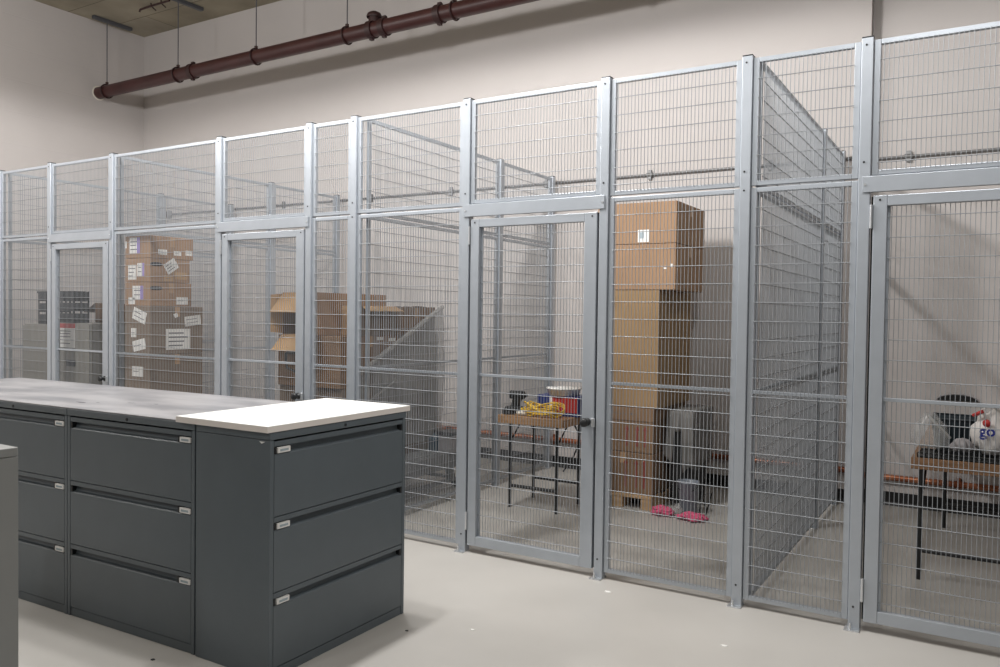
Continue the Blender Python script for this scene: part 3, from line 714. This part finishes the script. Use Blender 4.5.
for i in range(6): MB().hexa([(.05 + i * .055, .022, .02), (.058 + i * .055, .022, .02), (.058 + i * .055, .03, .02), (.05 + i * .055, .03, .02)], [(.02 + i * .066, -.006, .18), (.028 + i * .066, -.006, .18), (.028 + i * .066, .002, .18), (.02 + i * .066, .002, .18)]).build('stiffening_rib', 'bluebin', t)
def soft_bag(name, label, cat, c, prof, m, seed, sy=.6, amp=.16, n=40):
    t = thing(name, label, cat, c); vs = []; fs = []
    for (r, z) in prof:
        for i in range(n):
            a = 2 * PI * i / n; k = 1 + amp * noise.noise(Vector((math.cos(a) * 2.2, math.sin(a) * 2.2, z * 16 + seed))) + amp * .6 * noise.noise(Vector((math.cos(a) * 7, math.sin(a) * 7, z * 30 + seed)))
            vs.append((r * math.cos(a) * k, r * sy * math.sin(a) * k, z + .01 * noise.noise(Vector((a, z * 20, seed)))))
    for j in range(len(prof) - 1):
        for i in range(n): fs.append((j * n + i, j * n + (i + 1) % n, (j + 1) * n + (i + 1) % n, (j + 1) * n + i))
    MB().add(vs, fs, True).build('bag_body', m, t); return t
t = soft_bag('plastic_bag', 'clear crumpled plastic bag at the left end of the long table', 'bag', (3.35, 1.13, .783), [(0, .004), (.085, .006), (.105, .03), (.10, .09), (.08, .14), (.045, .18), (.03, .21)], 'clear', 3.3, .7)
m = MB(); m.tube([(-.01, -.085, .205), (.03, -.105, .165), (.08, -.115, .115), (.11, -.11, .08)], .009, 8); m.build('highlight_streak', 'filmedge', t)  # pale tube modelled in place of the white highlight across the clear bag
t = soft_bag('paper_bundle', 'rounded pale bundle lying in front of the blue black bin', 'bundle', (3.52, 1.075, .783), [(0, .0), (.045, .004), (.056, .025), (.050, .05), (.03, .07), (0, .078)], 'lilac', 6.1, .7, .45)
t = soft_bag('shopping_bag', 'white shopping bag with blue letters and a red mark, at the right edge', 'bag', (3.70, 1.13, .783), [(0, .002), (.10, .004), (.125, .04), (.13, .10), (.115, .16), (.085, .21), (.05, .235), (.03, .26)], 'bag', 9.4, .62, .45)
MB().tube([(-.06, -.03, .20), (-.09, -.05, .25), (-.03, -.05, .285), (0, -.02, .24)], .007, 6).build('handle', 'bag', t)
def letters(txt, size, par, loc, rot, m, name):
    cu = bpy.data.curves.new(name, 'FONT'); cu.body = txt; cu.size = size; cu.extrude = .001; cu.offset = .0022; cu.resolution_u = 3
    o = bpy.data.objects.new(name, cu); COL.objects.link(o)
    dg = bpy.context.evaluated_depsgraph_get(); me = bpy.data.meshes.new_from_object(o.evaluated_get(dg))
    bpy.data.objects.remove(o); me.materials.clear(); me.materials.append(M[m])
    q = bpy.data.objects.new(name, me); COL.objects.link(q); q.parent = par; q.location = loc; q.rotation_euler = rot; return q
letters('go', .085, t, (-.095, -.093, .105), (PI / 2 - .05, -.1, -.28), 'bluebag', 'printed_letter')
letters('s', .065, t, (.005, -.100, .055), (PI / 2, .5, .0), 'bluebag', 'printed_letter')
o = MB().lathe([(0, 0), (.021, .0), (.022, .003), (0, .004)], n=14).build('red_mark', 'red', t); o.rotation_euler = (PI / 2, 0, -.3); o.location = (-.06, -.085, .18)
m = MB(); m.tube([(-.13, -.04, .215), (-.08, -.06, .245)], .010, 8); m.build('red_edge', 'red', t)
# dark curved vent on the back wall
t = thing('wall_vent', 'dark half-round vent low on the back wall above the long table', 'vent', (3.44, YR, .905))
pr = [(.14 * math.cos(PI * i / 20), .046 * math.sin(PI * i / 20)) for i in range(21)]
m = MB(); nq = len(pr); m.add([(x, -.001, z) for x, z in pr] + [(x, -.03, z) for x, z in pr], [tuple(range(nq)), tuple(range(2 * nq - 1, nq - 1, -1))] + [(i, (i + 1) % nq, nq + (i + 1) % nq, nq + i) for i in range(nq)])
m.build('vent_hood', 'black', t)
m = MB(); m.tube([(.146 * math.cos(PI * i / 20), -.02, .052 * math.sin(PI * i / 20)) for i in range(21)], .006, 6); m.build('vent_rim', 'lilac', t)
# paint flakes and specks on the floor
for (x, y, s, lb, mm) in ((2.605, -.554, .016, 'white flake on the floor nearest the bottom right', 'paper'), (1.848, -.177, .020, 'white flake on the floor close to the third door post', 'paper'),
                          (1.507, -1.046, .012, 'white flake on the floor level with the cabinet shadow tip', 'paper'),
                          (1.249, -1.23, .010, 'dark speck on the floor inside the cabinet shadow', 'dark'), (.509, -2.10, .011, 'dark speck on the floor before the long cabinet row', 'dark')):
    m = MB(); q = [(s * random.uniform(.6, 1.3) * math.cos(a), s * .7 * random.uniform(.6, 1.3) * math.sin(a)) for a in [2 * PI * k / 7 for k in range(7)]]
    m.add([(a, b_, .0) for a, b_ in q] + [(a * .9, b_ * .9, .003) for a, b_ in q], [tuple(range(7)), tuple(range(7, 14))] + [(i, (i + 1) % 7, 7 + (i + 1) % 7, 7 + i) for i in range(7)])
    o = m.build('floor_fleck', mm); o.location = (x, y, .0005); tag(o, lb, 'fleck')

# ------------------------------------------------------------------ light and camera
def area(name, loc, sx, sy, power, col=(1, .965, .92)):
    l = bpy.data.lights.new(name, 'AREA'); l.shape = 'RECTANGLE'; l.size = sx; l.size_y = sy; l.energy = power; l.color = col
    o = bpy.data.objects.new(name, l); COL.objects.link(o); o.location = loc; return o
def glow(name, loc, power, r=.12, col=(1, .965, .92)):
    l = bpy.data.lights.new(name, 'POINT'); l.energy = power; l.shadow_soft_size = r; l.color = col
    o = bpy.data.objects.new(name, l); COL.objects.link(o); o.location = loc
ZL = 4.40
def lamp(loc, power, spill):
    for k in (-.45, 0, .45):
        l = bpy.data.lights.new('tube_downlight', 'SPOT'); l.spot_size = PI; l.spot_blend = .12; l.energy = power / 3; l.shadow_soft_size = .10; l.color = LCOL
        o = bpy.data.objects.new('tube_downlight', l); COL.objects.link(o); o.location = (loc[0], loc[1] + k, loc[2])
        glow('lamp_spill', (loc[0], loc[1] + k, loc[2] - .05), spill / 3, .12, LCOL)
LCOL = (1, .985, .97)
for x, y, p_, q_ in ((.5, -1.0, 410, 130), (-1.9, -1.2, 120, 50), (-4.3, -2.2, 230, 165), (3.3, -1.9, 150, 55), (-4.1, -6, 40, 35), (.5, -6.5, 75, 50), (5.2, -6.5, 65, 50)):
    lamp((x, y, ZL), p_, q_)
w = bpy.data.worlds.new('room_fill'); w.use_nodes = True; scene.world = w
w.node_tree.nodes['Background'].inputs['Color'].default_value = (1, .97, .93, 1)
w.node_tree.nodes['Background'].inputs['Strength'].default_value = .06

cam = bpy.data.cameras.new('camera'); co = bpy.data.objects.new('camera', cam); COL.objects.link(co)
f, yaw, pit, rol, cx, cy, cz = 800.86, .5464, -.0249, .0135, 3.6283, -4.3079, 1.5531
cam.sensor_fit = 'HORIZONTAL'; cam.sensor_width = 36; cam.lens = f * 36 / 1000; cam.clip_start = .05; cam.clip_end = 100
fw = Vector((-math.sin(yaw) * math.cos(pit), math.cos(yaw) * math.cos(pit), math.sin(pit)))
r = Vector((math.cos(yaw), math.sin(yaw), 0)); u = r.cross(fw)
r2 = r * math.cos(rol) + u * math.sin(rol); u2 = -r * math.sin(rol) + u * math.cos(rol)
mt = Matrix(((r2.x, u2.x, -fw.x, cx), (r2.y, u2.y, -fw.y, cy), (r2.z, u2.z, -fw.z, cz), (0, 0, 0, 1)))
co.matrix_world = mt
scene.camera = co
vs_ = scene.view_settings
vs_.view_transform = 'Standard'; vs_.look = 'None'; vs_.gamma = 1; vs_.use_curve_mapping = False; vs_.exposure = 0.0
scene.cycles.max_bounces = 8
scene.cycles.transparent_max_bounces = 16
